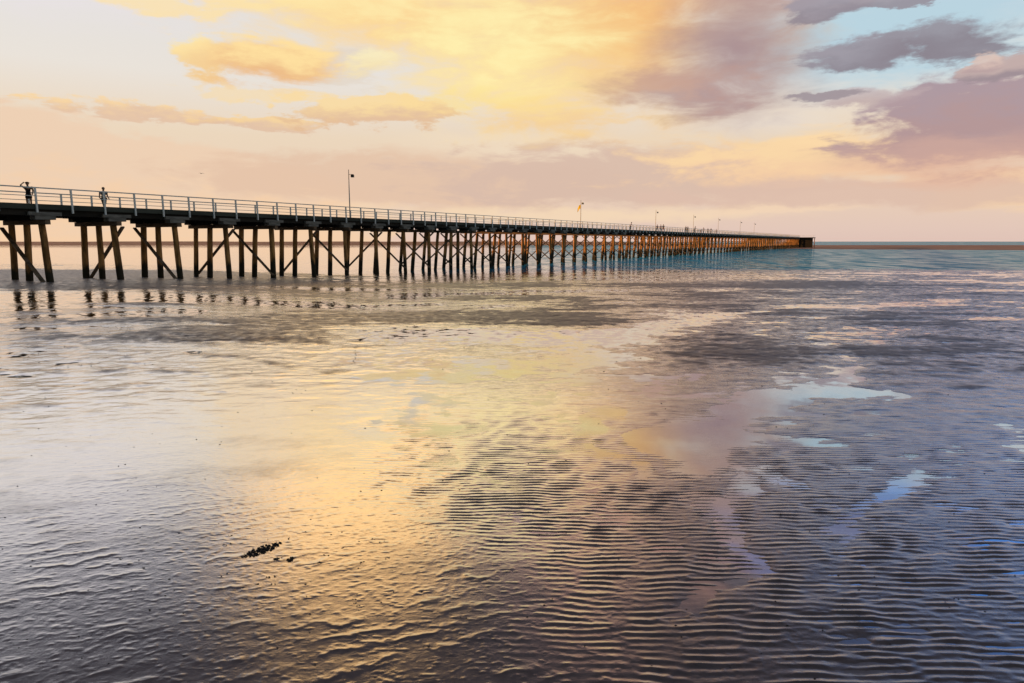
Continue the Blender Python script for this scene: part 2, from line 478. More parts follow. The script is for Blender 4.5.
def grid_sheet(name, ys, half, ncol, hfun, mat, label, cat):
    ys = np.array(ys)
    n = len(ys)
    s = np.linspace(-1, 1, ncol)
    s = np.sign(s) * (.75 * np.abs(s) + .25 * np.abs(s) ** 2.2)
    X = s[None, :] * half(ys)[:, None]
    Y = np.repeat(ys[:, None], ncol, 1)
    z, wet = hfun(X, Y)
    co_ = np.stack([X, Y, z], -1).reshape(-1, 3).astype(np.float32)
    me = bpy.data.meshes.new(name)
    nv, nf = n * ncol, (n - 1) * (ncol - 1)
    me.vertices.add(nv)
    me.vertices.foreach_set('co', co_.ravel())
    i = np.arange(n - 1)[:, None] * ncol + np.arange(ncol - 1)[None, :]
    q = np.stack([i, i + 1, i + ncol + 1, i + ncol], -1).reshape(-1, 4).astype(np.int32)
    me.loops.add(nf * 4)
    me.loops.foreach_set('vertex_index', q.ravel())
    me.polygons.add(nf)
    me.polygons.foreach_set('loop_start', np.arange(0, nf * 4, 4, dtype=np.int32))
    me.polygons.foreach_set('loop_total', np.full(nf, 4, dtype=np.int32))
    me.polygons.foreach_set('use_smooth', np.ones(nf, dtype=bool))
    me.update(calc_edges=True)
    at = me.attributes.new('wet', 'FLOAT', 'POINT')
    at.data.foreach_set('value', wet.ravel().astype(np.float32))
    me.materials.append(mat)
    o = bpy.data.objects.new(name, me)
    COL.objects.link(o)
    return tag(o, label, cat, kind='structure')

# sand: dark and glossy where soaked, duller where it has drained
M_sand, t = material('wet_sand')
geo = t.n('ShaderNodeNewGeometry')
at = t.n('ShaderNodeAttribute', attribute_name='wet')
P = geo.outputs['Position']
n1 = t.noise(P, 1.3, 4, .6); n2 = t.noise(P, 48, 5, .7); n3 = t.noise(P, 9, 5, .6)
farm = t.ss(t.sep(P)[1], 11, 28)
n4 = t.noise(P, 2.6, 6, .72)
vs_ = t.n('ShaderNodeMapping'); vs_.inputs['Scale'].default_value = (2.2, 9.0, 2.0); t.put(vs_.inputs[0], P)
n5 = t.noise(vs_.outputs[0], 1.0, 4, .6, .6)
rpl = t.m('MULTIPLY', t.m('MULTIPLY', n5[0], t.ss(t.sep(P)[1], 12, 19)), t.ss(t.sep(P)[0], -7, 1))
wet = t.m('ADD', at.outputs['Fac'], t.m('MULTIPLY', t.m('SUBTRACT', n4[0], t.ss(t.sep(P)[0], -8, 4, .44, .53)), t.ss(farm, 0, 1, .5, 2.6)), None, True)
c = t.mix(wet, lin(106, 98, 104), lin(120, 105, 102))
c = t.mix(t.ss(n3[0], .4, .7, 0, .35), c, lin(66, 58, 56))
b = t.n('ShaderNodeBsdfDiffuse')
t.put(b.inputs['Color'], c)
rg = t.ss(wet, 0, 1, .42, .095, kind='LINEAR')
rg = t.m('ADD', rg, t.m('MULTIPLY', t.m('SUBTRACT', n1[0], .5), .07))
bp = t.n('ShaderNodeBump'); bp.inputs['Strength'].default_value = .30; bp.inputs['Distance'].default_value = .004
t.put(bp.inputs['Height'], t.m('ADD', t.m('ADD', n2[0], t.m('MULTIPLY', n3[0], 1.5)), t.m('ADD', t.m('MULTIPLY', rpl, 14.0), t.m('MULTIPLY', t.m('MULTIPLY', n4[0], farm), 15.0))))
t.put(b.inputs['Normal'], bp.outputs[0])
def sheen(t, normal, f0, power, top):
    """share of light that a soaked surface mirrors, rising towards grazing view"""
    lw = t.n('ShaderNodeLayerWeight'); lw.inputs['Blend'].default_value = .5
    t.put(lw.inputs['Normal'], normal)
    p = t.m('POWER', lw.outputs['Facing'], power)
    return t.m('ADD', f0, t.m('MULTIPLY', p, t.m('SUBTRACT', top, f0)))
g = t.n('ShaderNodeBsdfGlossy'); t.put(g.inputs['Roughness'], rg); t.put(g.inputs['Normal'], bp.outputs[0])
g.inputs['Color'].default_value = (1, .99, .98, 1)
lw = t.n('ShaderNodeLayerWeight'); lw.inputs['Blend'].default_value = .5
t.put(lw.inputs['Normal'], bp.outputs[0])
fw = t.ss(lw.outputs['Facing'], .30, .84, .05, .97)
fd = sheen(t, bp.outputs[0], .03, 4.0, .45)
fac = t.m('ADD', t.m('MULTIPLY', fw, wet), t.m('MULTIPLY', fd, t.m('SUBTRACT', 1.0, wet)))
mx = t.n('ShaderNodeMixShader'); t.put(mx.inputs[0], fac); t.put(mx.inputs[1], b.outputs[0]); t.put(mx.inputs[2], g.outputs[0])
o = t.n('ShaderNodeOutputMaterial'); t.put(o.inputs[0], mx.outputs[0])

ys = list(np.arange(-24, 2.6, .6))
y = 2.6
while y < 152:
    ys.append(y)
    y += max(.0125, y * y / 2459.0 * .42)
def half(yv): return np.maximum(6.0, np.abs(yv) * 1.15 + 3.0)
sand = grid_sheet('beach_sand', ys, half, 900, beach_height, M_sand, 'wet tidal sand flat with ripples, bars and shallow pools', 'sand')

# ------------------------------------------------------------------ water: one sheet, a still film over the flats and ruffled sea beyond
M_water, t = material('water')
geo = t.n('ShaderNodeNewGeometry')
P = geo.outputs['Position']
px_, py_, pz_ = t.sep(P)[:3]
edge = t.noise(P, .08, 3, .5)
yy = t.m('ADD', py_, t.m('MULTIPLY', t.m('SUBTRACT', edge[0], .5), 10))
sea = t.ss(yy, 84, 103)
calm = t.ss(px_, -30, 45)
def slopes(vec, k):
    cc = t.sep(vec)
    return t.m('MULTIPLY', t.m('SUBTRACT', cc[0], .5), k), t.m('MULTIPLY', t.m('SUBTRACT', cc[1], .5), k)
def wave_normal(parts):
    sx = sy = 0.0
    for a_, b_ in parts:
        sx = t.m('ADD', sx, a_); sy = t.m('ADD', sy, b_)
    nn = t.n('ShaderNodeVectorMath', operation='NORMALIZE')
    t.put(nn.inputs[0], t.xyz(sx, sy, 1.0))
    return nn.outputs[0]
w1 = t.noise(t.xyz(t.m('MULTIPLY', px_, .8), t.m('MULTIPLY', py_, 1.3)), 1.0, 4, .6)
w2 = t.noise(t.xyz(t.m('MULTIPLY', px_, .30), t.m('MULTIPLY', py_, .07)), 1.0, 5, .65)
w3 = t.noise(P, 2.2, 3, .5)
ksea = t.ss(calm, 0, 1, .10, .55)
gust = t.ss(w2[0], .35, .65, .4, 1.6)
bp = wave_normal([slopes(w1[1], t.m('MULTIPLY', ksea, gust))])
kf = t.ss(py_, 14, 38, .006, .30)
bp2 = wave_normal([slopes(w3[1], kf)])
fr_ = sheen(t, bp2, .10, 1.8, 1.0)
gl = t.n('ShaderNodeBsdfGlossy'); gl.inputs['Roughness'].default_value = .03
gl.inputs['Color'].default_value = (.96, .97, 1, 1)
t.put(gl.inputs['Normal'], bp2)
tr = t.n('ShaderNodeBsdfTransparent'); tr.inputs['Color'].default_value = (.86, .85, .84, 1)
film = t.n('ShaderNodeMixShader'); t.put(film.inputs[0], fr_); t.put(film.inputs[1], tr.outputs[0]); t.put(film.inputs[2], gl.outputs[0])
sd = t.n('ShaderNodeBsdfDiffuse'); sd.inputs['Color'].default_value = (.06, .50, .80, 1)
sg = t.n('ShaderNodeBsdfGlossy'); sg.inputs['Roughness'].default_value = .02; t.put(sg.inputs['Color'], t.mix(calm, (1, .99, 1, 1), (.80, .95, 1, 1)))
t.put(sg.inputs['Normal'], bp)
sb = t.n('ShaderNodeMixShader'); t.put(sb.inputs[0], sheen(t, bp, .04, 2.5, t.m('MULTIPLY', t.ss(calm, 0, 1, 1.0, .34), t.m('ADD', 1.0, t.m('MULTIPLY', calm, t.ss(w2[0], .38, .62, .7, -.75)))))); t.put(sb.inputs[1], sd.outputs[0]); t.put(sb.inputs[2], sg.outputs[0])
mx = t.n('ShaderNodeMixShader'); t.put(mx.inputs[0], sea); t.put(mx.inputs[1], film.outputs[0]); t.put(mx.inputs[2], sb.outputs[0])
o = t.n('ShaderNodeOutputMaterial'); t.put(o.inputs[0], mx.outputs[0])
w = MB()
gxs = [-60000, -3000, -400] + list(np.arange(-171, 172, 3.0)) + [400, 3000, 60000]
gys = [-24, 0, 6] + list(np.arange(10, 150, 1.5)) + [170, 400, 2000, 60000]
GX, GY = np.meshgrid(np.array(gxs), np.array(gys))
GZ = lie(GX, GY)[0]
nx_ = len(gxs)
w.add([(GX[j, i], GY[j, i], GZ[j, i]) for j in range(len(gys)) for i in range(nx_)],
      [(j * nx_ + i, j * nx_ + i + 1, (j + 1) * nx_ + i + 1, (j + 1) * nx_ + i) for j in range(len(gys) - 1) for i in range(nx_ - 1)
       if not (gys[j + 1] <= 10 and abs(gxs[i] + gxs[i + 1]) > 200)])
tag(w.build('sea_water', M_water, smooth=True), 'sea and the still film of water lying over the sand flat', 'water', kind='structure')

# ------------------------------------------------------------------ far sandbars
M_bar = simple('bar_sand', lin(200, 158, 138)[:3], .8, .25, .05, .2)
def mound(name, x0, x1, y0, y1, hfun, nx, ny, label):
    m = MB()
    X = np.linspace(x0, x1, nx); Y = np.linspace(y0, y1, ny)
    gx, gy = np.meshgrid(X, Y)
    z = hfun(gx, gy)
    vs = [(gx[j, i], gy[j, i], z[j, i]) for j in range(ny) for i in range(nx)]
    fs = [(j * nx + i, j * nx + i + 1, (j + 1) * nx + i + 1, (j + 1) * nx + i) for j in range(ny - 1) for i in range(nx - 1)]
    m.add(vs, fs)
    tag(m.build(name, M_bar, smooth=True), label, 'sandbar', kind='structure')
def h_right(x, y):
    front = np.interp(x, [125, 180, 250, 400, 1900], [425, 370, 325, 305, 295]) + 8 * fbm(x / 60, y / 900, 3, 3)
    back = np.interp(x, [125, 400, 1900], [560, 630, 690])
    e = sstep(y, front - 60, back) * (1 - sstep(y, back + 10, back + 90)) * sstep(x, 102, 190)
    return SEA_Z - .10 + .16 * sstep(y, front - 8, front) * sstep(x, 110, 155) + .42 * e + .03 * fbm(x / 30, y / 30, 8, 3) * sstep(e, 0, .2)
mound('sandbar', 90, 1900, 240, 780, h_right, 140, 60, 'long low brown sandbar lying off the seaward end of the pier')
def h_left(x, y):
    e = sstep(y, 720, 980) * (1 - sstep(y, 1050, 1150)) * (1 - sstep(x, 80, 330))
    return SEA_Z - .2 + 4.2 * e * (1 + .10 * fbm(x / 90, y / 200, 4, 3))
mound('sandbank', -3300, 390, 700, 1180, h_left, 160, 30, 'far brown sandbank seen low on the horizon through the pier legs')

# ------------------------------------------------------------------ unseen hill added to keep the low sun off the landward half
M_shade_hill = simple('shade_hill', (.05, .065, .03), .95, .4, .25, .1)
hx, hy = np.meshgrid(np.linspace(-340, -150, 60), np.linspace(-260, 190, 130))
cx_ = np.interp(hy, [-260, -100, 20, 90, 140], [-262, -256, -242, -222, -198])
hh = 29 * np.exp(-((hx - cx_) / 26) ** 2) * (1 - sstep(hy + 7 * fbm(hx / 12, hy / 12, 121, 3), 118, 168)) * sstep(hy, -255, -180)
hh = hh * (1 + .16 * fbm(hx / 14, hy / 14, 123, 4)) + 1.6 * fbm(hx / 4, hy / 4, 125, 3) * sstep(hh, 1, 6) - 1.2
m = MB()
m.add([(hx[j, i], hy[j, i], hh[j, i]) for j in range(130) for i in range(60)],
      [(j * 60 + i, j * 60 + i + 1, (j + 1) * 60 + i + 1, (j + 1) * 60 + i) for j in range(129) for i in range(59)])
tag(m.build('added_shade_hill', M_shade_hill, smooth=True), 'unseen hill added west of the pier to shade its landward half', 'hill', kind='structure')

# ------------------------------------------------------------------ pier
TH = 29.34
M_pile = simple('pile_timber', (.38, .19, .07), .85, .5, 2.2, .15, (1, 1, .25), .5, tide=.75)
M_dark = simple('dark_timber', (.028, .024, .021), .8, .35, 2.0, .2, (1, .15, 1), .3)  # near-black timber for girders, most corbels and the landing
M_grey = simple('grey_timber', (.20, .19, .18), .85, .3, 4.0, .15, (1, .2, 1), .3)
M_cap = simple('cap_timber', (.17, .115, .080), .85, .4, 3.0, .15, (.2, 1, 1), .3)
M_brace = simple('brace_timber', (.21, .145, .10), .85, .45, 1.6, .15, (1, 1, 1), .3)
M_fascia = simple('painted_fascia', (.060, .066, .056), .75, .3, .7, .25, (1, .2, 1))
M_white = simple('white_paint', (.84, .86, .88), .45, .06, 3.0, .4)
M_rail = simple('galvanised_rail', (.80, .80, .80), .5, .12, 3.0, .4)
M_deck = simple('deck_timber', (.16, .14, .12), .85, .3, 2.0, .15, (1, .1, 1))

P1 = Vector((-34.67, 51.66, 0))
dirv = Vector((math.sin(R(TH)), math.cos(R(TH)), 0))
nrm = Vector((math.cos(R(TH)), -math.sin(R(TH)), 0))
ORG = P1 - nrm * 3.0 + Vector((0, 0, .8))
pier = tag(empty('pier', ORG, -R(TH)), 'long timber pier on braced piles running out to sea, with pale railings', 'pier')

def wpt(lx, ly, z=0.0):
    return ORG + nrm * lx + dirv * ly + Vector((0, 0, z))
def proj(p):
    dd = p - Vector((0, 0, EYE))
    zc = dd.y * cp - dd.z * sp
    return 512 + F * dd.x / zc, 341.5 - F * (dd.y * sp + dd.z * cp) / zc
def t_at(px, lx, z=5.5):
    a, b_ = -30.0, 900.0
    for _ in range(60):
        m_ = (a + b_) / 2
        if proj(wpt(lx, m_, z))[0] < px: a = m_
        else: b_ = m_
    return a

SP = 5.4
I0, I1 = -5, 83
Y0, Y1 = I0 * SP - 2.5, (I1 - 1) * SP + 1.0
# deck and longitudinal timbers
d = MB(); d.box(-3.0, 3.0, Y0, Y1, 5.22, 5.40); d.build('deck', M_deck, pier)
for s in (-1, 1):
    k = MB(); k.box(s * 2.86 - .13, s * 2.86 + .13, Y0, Y1, 5.403, 5.55); k.build('kerb', M_fascia, pier)
    k = MB(); k.box(s * 3.025 - .022, s * 3.025 + .022, Y0, Y1, 5.16, 5.53); k.build('fascia', M_fascia, pier)
for gx in (-2.55, -.85, .85, 2.55):
    g = MB(); g.box(gx - .17, gx + .17, Y0, Y1, 4.72, 5.217); g.build('girder', M_dark, pier)

LIM = 100
stuff = {}
def rest(name):
    if name not in stuff: stuff[name] = MB()
    return stuff[name]
count = {}
def piece(name, mat, fill, smooth=False):
    """the 100 nearest of a kind are parts of their own, the rest one part"""
    count[name] = count.get(name, 0) + 1
    if count[name] <= LIM:
        m = MB(); fill(m); return m.build(name, mat, pier, smooth)
    fill(rest(name)); return None

order = sorted(range(I0, I1), key=lambda i: abs(i) if i >= -1 else 1000 + abs(i))
for i in order:
    y0 = i * SP
    # stepped corbel blocks that carry the girders
    for gx, wd in ((2.55, .40), (-2.55, .40), (.85, .24), (-.85, .24)):
        def f(m, gx=gx, wd=wd):
            j = random.uniform(-.06, .06)
            m.box(gx - wd, gx + wd, y0 - 1.15 + j, y0 + 1.15 + j, 4.71, 4.98)
            m.box(gx - wd + .03, gx + wd - .03, y0 - .72 + j, y0 + .72 + j, 4.415, 4.707)
        piece('corbel', M_grey if gx > 2 else M_dark, f)
    def f(m):
        m.box(-3.05, 3.12, y0 - .19, y0 + .19, 4.07, 4.412, .012)
    piece('cap_beam', M_cap, f)
    feet = []
    for tx, fx in ((-2.1, -2.5), (.05, -.2), (2.3, 2.42)):
        tx += random.uniform(-.10, .10); fx += random.uniform(-.14, .14)
        fy = y0 + random.uniform(-.12, .12); r = random.uniform(.215, .265)
        feet.append((tx, fx))
        def f(m, tx=tx, fx=fx, fy=fy, r=r):
            zs = (-2.6, .2, 1.6, 3.0, 4.1)
            pts = []
            for z in zs:
                q = z / 4.1
                pts.append((fx + (tx - fx) * q + random.uniform(-.02, .02), fy + (y0 - fy) * q + random.uniform(-.02, .02), z))
            m.tube(pts, [r * 1.06, r * 1.05, r * 1.0, r * .97, r * .96], 10)
        piece('pile', M_pile, f, True)
    dn = i % 2 == 0
    def f(m):
        s = -1 if dn else 1
        yb_ = y0 - .36 * (1 if dn else -1)
        x_top, x_bot = s * 2.95, -s * 2.75
        m.bar((x_top, yb_, 3.95 + random.uniform(-.1, .1)), (x_bot, yb_, -.55 + random.uniform(-.2, .15)), .10, .30, (0, 1, 0))
    piece('brace', M_brace, f)
    if i >= 9:
        dn = not dn
        piece('brace', M_brace, f)

# railings: outer posts over the fascia, a top rail and one middle rail
for s in (1, -1):
    rl = MB()
    rl.bar((s * 3.0, Y0, 6.72), (s * 3.0, Y1, 6.72), .085, .085)
    rail = rl.build('railing', M_rail, pier)
    mr = MB(); mr.bar((s * 2.99, Y0, 6.12), (s * 2.99, Y1, 6.12), .05, .05); mr.build('middle_rail', M_rail, rail)
    n = 0
    far = MB()
    for k in range(-11, 190):
        yk = k * 2.5 - .65
        if yk < Y0 or yk > Y1: continue
        m = MB() if (k >= -3 and n < LIM) else far
        m.bar((s * 3.11, yk, 4.92), (s * 3.075, yk, 6.70), .13, .11, (0, 1, 0))
        if k >= -3 and n < LIM:
            m.build('railing_post', M_white, rail); n += 1
    tag(far.build('railing_post', M_white, rail), kind='stuff')
MATS = {'corbel': M_dark, 'cap_beam': M_cap, 'pile': M_pile, 'brace': M_brace}
for name, m in stuff.items():
    tag(m.build(name, MATS[name], pier, name == 'pile'), kind='stuff')

# pier head: a wider landing at the seaward end on close-set piles behind planking
h = MB(); h.box(-3.2, 11.0, Y1 + .05, Y1 + 12, 4.95, 5.45); h.build('landing_deck', M_dark, pier)
h = MB()
for k in range(38):
    xa = -2.6 + k * .35
    h.box(xa, xa + .33, Y1 + .3 + random.uniform(0, .05), Y1 + .6, -2.4, 4.93)
h.build('landing_planking', M_dark, pier)
for k in range(9):
    h = MB(); h.tube([(-2.6 + k * 1.65, Y1 + 11, -2.6), (-2.6 + k * 1.65, Y1 + 11, 4.93)], [.24, .22], 8); h.build('landing_pile', M_pile, pier, True)
h = MB()
h.bar((10.8, Y1 + .4, 6.5), (10.8, Y1 + 11.8, 6.5), .08, .08); h.bar((3.2, Y1 + .4, 6.5), (10.8, Y1 + .4, 6.5), .08, .08)
for k in range(7): h.bar((3.3 + k * 1.25, Y1 + .4, 5.44), (3.3 + k * 1.25, Y1 + .4, 6.5), .09, .09, (0, 1, 0))
h.build('landing_railing', M_white, pier)

# ------------------------------------------------------------------ lamp posts on the pier
M_pole = simple('pole_steel', (.66, .63, .60), .45, .1, 2.0, .4)
M_lamp = simple('lamp_housing', (.035, .033, .03), .5, .2, 6.0, .4)
M_yellow = simple('yellow_cloth', (.85, .60, .03), .7, .1, 3.0, .2)
def lamp_post():
    r = empty('lamp_post', (0, 0, 0))
    m = MB(); m.box(-.14, .14, -.14, .14, 0, .03); m.build('base_plate', M_pole, r)
    m = MB(); m.tube([(0, 0, .03), (0, 0, 3), (0, 0, 5.6)], [.075, .062, .045], 8); m.build('pole', M_pole, r, True)
    m = MB(); m.tube([(0, 0, 5.02), (.22, -.04, 5.06), (.40, -.06, 5.02)], [.028, .026, .025], 6); m.build('arm', M_pole, r, True)
    m = MB(); m.box(.30, .62, -.17, .12, 4.72, 5.0, .0)
    m.box(.34, .58, -.13, .08, 5.0, 5.06); lh = m.build('lamp_head', M_lamp, r)
    m = MB(); m.box(.33, .59, -.14, .09, 4.70, 4.717); m.build('lens', simple_glass, lh)
    return r
simple_glass = simple('lamp_lens', (.5, .48, .42), .2, .05, 5.0, .6)
proto = lamp_post()
lamps = [(349.9, 'tall lamp post with small dark lamp box, nearest and tallest of those along the railing'),
         (580.6, 'lamp post with a yellow flag hanging from its pole, above the middle of the pier'),
         (655.5, 'bare lamp post rising just left of three standing people on the pier'),
         (693.2, 'lamp post rising above the long row of people near the far end of the pier'),
         (718.0, 'small lamp post just seaward of the last lone person by the railing'),
         (740.0, 'tiny pale lamp post, second from the seaward end of the pier'),
         (754.0, 'tiny pale lamp post, last before the seaward end of the pier')]
for i, (px, lab) in enumerate(lamps):
    o = proto if i == 0 else copy_tree(proto)
    ty = t_at(px, 2.62, 6.0)
    o.location = wpt(2.62, ty, 5.403)
    o.rotation_euler = (0, 0, R(-8))
    tag(o, lab, 'lamp post', 'lamp posts along the pier')
    if i == 1:
        o.rotation_euler = (0, 0, R(-42))
        m = MB()
        nx = 8
        vs, fs = [], []
        for a in range(nx + 1):
            for b_ in range(4):
                vs.append((-.03 - a * .10 + .02, .05 * math.sin(a * 1.1 + b_ * .4), 4.70 - b_ * .26 - .012 * a * a))
                vs.append((-.03 - a * .10 + .02, .05 * math.sin(a * 1.1 + b_ * .4) + .012, 4.70 - b_ * .26 - .012 * a * a))
        for a in range(nx):
            for b_ in range(3):
                p = (a * 4 + b_) * 2; q = p + 8
                fs += [(p, p + 2, q + 2, q), (p + 1, q + 1, q + 3, p + 3)]
        m.add(vs, fs)
        m.build('flag', M_yellow, o, True)

# ------------------------------------------------------------------ people
M_skin = simple('skin', (.36, .21, .15), .6, .1, 8.0, .3)
M_hair = simple('dark_hair', (.02, .015, .012), .6, .2, 20.0, .3)
CLOTH = {}
def cloth(name, c):
    if name not in CLOTH: CLOTH[name] = simple('cloth_' + name, c, .9, .15, 10.0, .1)
    return CLOTH[name]

def skin_mesh(name, joints, edges, mat, parent, sub=1, extra=None):
    me = bpy.data.meshes.new(name)
    me.from_pydata([j[:3] for j in joints], edges, [])
    ob = bpy.data.objects.new(name, me)
    COL.objects.link(ob)
    ob.modifiers.new('skin', 'SKIN')
    sk = me.skin_vertices[0].data
    for i_, j in enumerate(joints):
        r_ = j[3]
        sk[i_].radius = r_ if hasattr(r_, '__len__') else (r_, r_)
        sk[i_].use_root = i_ == 0
    sub_ = ob.modifiers.new('sub', 'SUBSURF'); sub_.levels = sub; sub_.render_levels = sub
    dg = bpy.context.evaluated_depsgraph_get()
    dg.update()
    nm = bpy.data.meshes.new_from_object(ob.evaluated_get(dg))
    bpy.data.objects.remove(ob)
    bm = bmesh.new(); bm.from_mesh(nm)
    if extra: extra(bm)
    bm.to_mesh(nm); bm.free()
    nm.name = name
    nm.materials.clear(); nm.materials.append(mat)
    nm.polygons.foreach_set('use_smooth', [True] * len(nm.polygons))
    o = bpy.data.objects.new(name, nm)
    COL.objects.link(o)
    if parent: o.parent = parent
    return o

def pose_points(stride, armL, armR, lean=0.0, sit=False):
    """joint positions of a 1.72 m figure facing +Y; arms given as (elbow, hand)"""
    J = {}
    hip = .92
    J['pel'] = (0, 0, hip)
    J['wai'] = (0, lean * .3, hip + .17)
    J['che'] = (0, lean * .7, hip + .40)
    J['nek'] = (0, lean, hip + .57)
    J['hd0'] = (0, lean + .015, hip + .64)
    J['hd1'] = (0, lean + .025, hip + .74)
    for s, nm in ((-1, 'l'), (1, 'r')):
        st = stride * s
        J[nm + 'hip'] = (s * .095, 0, hip - .05)
        J[nm + 'kne'] = (s * .10, st * .5 + .05 * (abs(stride) > 0), .49)
        J[nm + 'ank'] = (s * .10, st - (.10 if st < 0 else 0), .09 + (.06 if st < 0 else 0))
        J[nm + 'toe'] = (s * .115, st + .15 - (.06 if st < 0 else 0), .035)
        J[nm + 'sho'] = (s * .185, lean * .95, hip + .50)
        e, h_ = armL if s < 0 else armR
        J[nm + 'elb'] = e
        J[nm + 'han'] = h_
    return J

def head_extra(c, hair_len):
    def f(bm):
        bmesh.ops.create_icosphere(bm, subdivisions=3, radius=1.0, matrix=Matrix.Translation(c) @ Matrix.Diagonal((.078, .098, .118, 1)))
        bmesh.ops.create_icosphere(bm, subdivisions=1, radius=1.0, matrix=Matrix.Translation((c[0], c[1] + .098, c[2] - .012)) @ Matrix.Diagonal((.015, .02, .026, 1)))
        for s in (-1, 1):
            bmesh.ops.create_icosphere(bm, subdivisions=1, radius=1.0, matrix=Matrix.Translation((c[0] + s * .079, c[1], c[2] - .005)) @ Matrix.Diagonal((.012, .022, .032, 1)))
    return f

def person(J, label, top, bottom, dress=False, hat=False, hair_long=False, sc=1.0):
    r = empty('person', (0, 0, 0))
    tag(r, label, 'person')
    names = ['pel', 'wai', 'che', 'nek', 'hd0', 'hd1']
    rad = dict(pel=(.135, .10), wai=(.115, .085), che=(.15, .10), nek=(.055, .055), hd0=(.055, .06), hd1=(.06, .07), hip=.085, kne=.058, ank=.040, toe=.035, sho=.062, elb=.050, han=.036, wri=.028)
    js, idx, ed = [], {}, []
    def addj(n, key=None):
        idx[n] = len(js); js.append((*J[n], rad[key or n]))
    for n in names: addj(n)
    ed += [(0, 1), (1, 2), (2, 3), (3, 4), (4, 5)]
    for s in 'lr':
        for a in ('hip', 'kne', 'ank', 'toe', 'sho', 'elb'): addj(s + a, a)
        e, h_ = Vector(J[s + 'elb']), Vector(J[s + 'han'])
        J[s + 'wri'] = tuple(e.lerp(h_, .93)); addj(s + 'wri', 'wri'); addj(s + 'han', 'han')
        ed += [(0, idx[s + 'hip']), (idx[s + 'hip'], idx[s + 'kne']), (idx[s + 'kne'], idx[s + 'ank']), (idx[s + 'ank'], idx[s + 'toe']),
               (2, idx[s + 'sho']), (idx[s + 'sho'], idx[s + 'elb']), (idx[s + 'elb'], idx[s + 'wri']), (idx[s + 'wri'], idx[s + 'han'])]
        # four fingers and a thumb, slightly curled
        d_ = (h_ - e).normalized(); side = d_.cross(Vector((0, 1, .2))).normalized(); nrm_ = side.cross(d_)
        for q, ln in zip((-1.5, -.5, .5, 1.5), (.065, .08, .085, .075)):
            a0 = h_ + side * (q * .017) + d_ * .02
            a1 = a0 + d_ * ln * .55 + nrm_ * .006
            a2 = a0 + d_ * ln + nrm_ * .025
            b0 = len(js); js.extend([(*a0, .010), (*a1, .009), (*a2, .007)])
            ed += [(idx[s + 'han'], b0), (b0, b0 + 1), (b0 + 1, b0 + 2)]
        a0 = h_ - d_ * .01 + side * .035; a1 = a0 + d_ * .04 + side * .02
        b0 = len(js); js.extend([(*a0, .011), (*a1, .009)]); ed += [(idx[s + 'han'], b0), (b0, b0 + 1)]
    hc = Vector(J['hd1']) + Vector((0, .01, .025))
    skin_mesh('body', js, ed, M_skin, r, 1, head_extra(hc, 0))
    hm = MB(); hm.ball(hc + Vector((0, -.018, .02)), (.088, .098, .115), 12, 8)
    if hair_long: hm.ball(hc + Vector((0, -.065, -.12)), (.075, .05, .16), 10, 7)
    hm.build('hair', M_hair, r, True)
    up = 1.12
    tj = [(*J['wai'], (.128, .10)), (*J['che'], (.165, .118)), (*[a * .5 + b_ * .5 for a, b_ in zip(J['nek'], J['che'])], (.13, .095)), (*J['pel'], (.15, .115))]
    te = [(0, 1), (1, 2), (0, 3)]
    for s in 'lr':
        sh, el = Vector(J[s + 'sho']), Vector(J[s + 'elb'])
        b0 = len(tj); tj += [(*sh, .075), (*sh.lerp(el, .6), .062)]; te += [(1, b0), (b0, b0 + 1)]
    if dress:
        tj += [(J['pel'][0], J['pel'][1], .74, (.19, .15)), (J['pel'][0], J['pel'][1] - .01, .56, (.215, .175))]
        te += [(3, len(tj) - 2), (len(tj) - 2, len(tj) - 1)]
        skin_mesh('dress', tj, te, cloth(*top), r)
    else:
        skin_mesh('shirt', tj, te, cloth(*top), r)
        bj = [(*J['pel'], (.152, .118))]; be = []
        for s in 'lr':
            hp, kn, an = (Vector(J[s + k]) for k in ('hip', 'kne', 'ank'))
            b0 = len(bj)
            bj += [(*hp, .10), (*kn, .072), (*kn.lerp(an, .85), .056)] if bottom[2] else [(*hp, .10), (*hp.lerp(kn, .9), .085)]
            be += [(0, b0), (b0, b0 + 1)] + ([(b0 + 1, b0 + 2)] if bottom[2] else [])
        skin_mesh('trousers' if bottom[2] else 'shorts', bj, be, cloth(bottom[0], bottom[1]), r)
    for s in 'lr':
        an, to = Vector(J[s + 'ank']), Vector(J[s + 'toe'])
        sm = MB(); sm.tube([an + Vector((0, -.07, -.045)), an + Vector((0, .02, -.035)), to + Vector((0, 0, .005)), to + Vector((0, .07, 0))], [.035, .05, .045, .022], 8)
        sm.build('shoe', cloth('shoe', (.03, .03, .032)), r, True)
    if hat:
        k = MB(); k.ball(hc + Vector((0, -.005, .075)), (.10, .115, .065), 12, 6); k.tube([hc + Vector((0, 0, .055)), hc + Vector((0, 0, .065))], [.17, .165], 14)
        k.build('hat', cloth('hat', (.03, .026, .024)), r, True)
    r.scale = (sc, sc, sc)
    return r

DECK = 5.402   # above the pier's base
HANG_L = ((-.25, .02, 1.17), (-.28, .10, .90)); HANG_R = ((.25, .02, 1.17), (.28, .10, .90))
def put(o, px, lx, face):
    o.location = wpt(lx, t_at(px, lx, 6.2), DECK)
    o.rotation_euler = (0, 0, R(face))

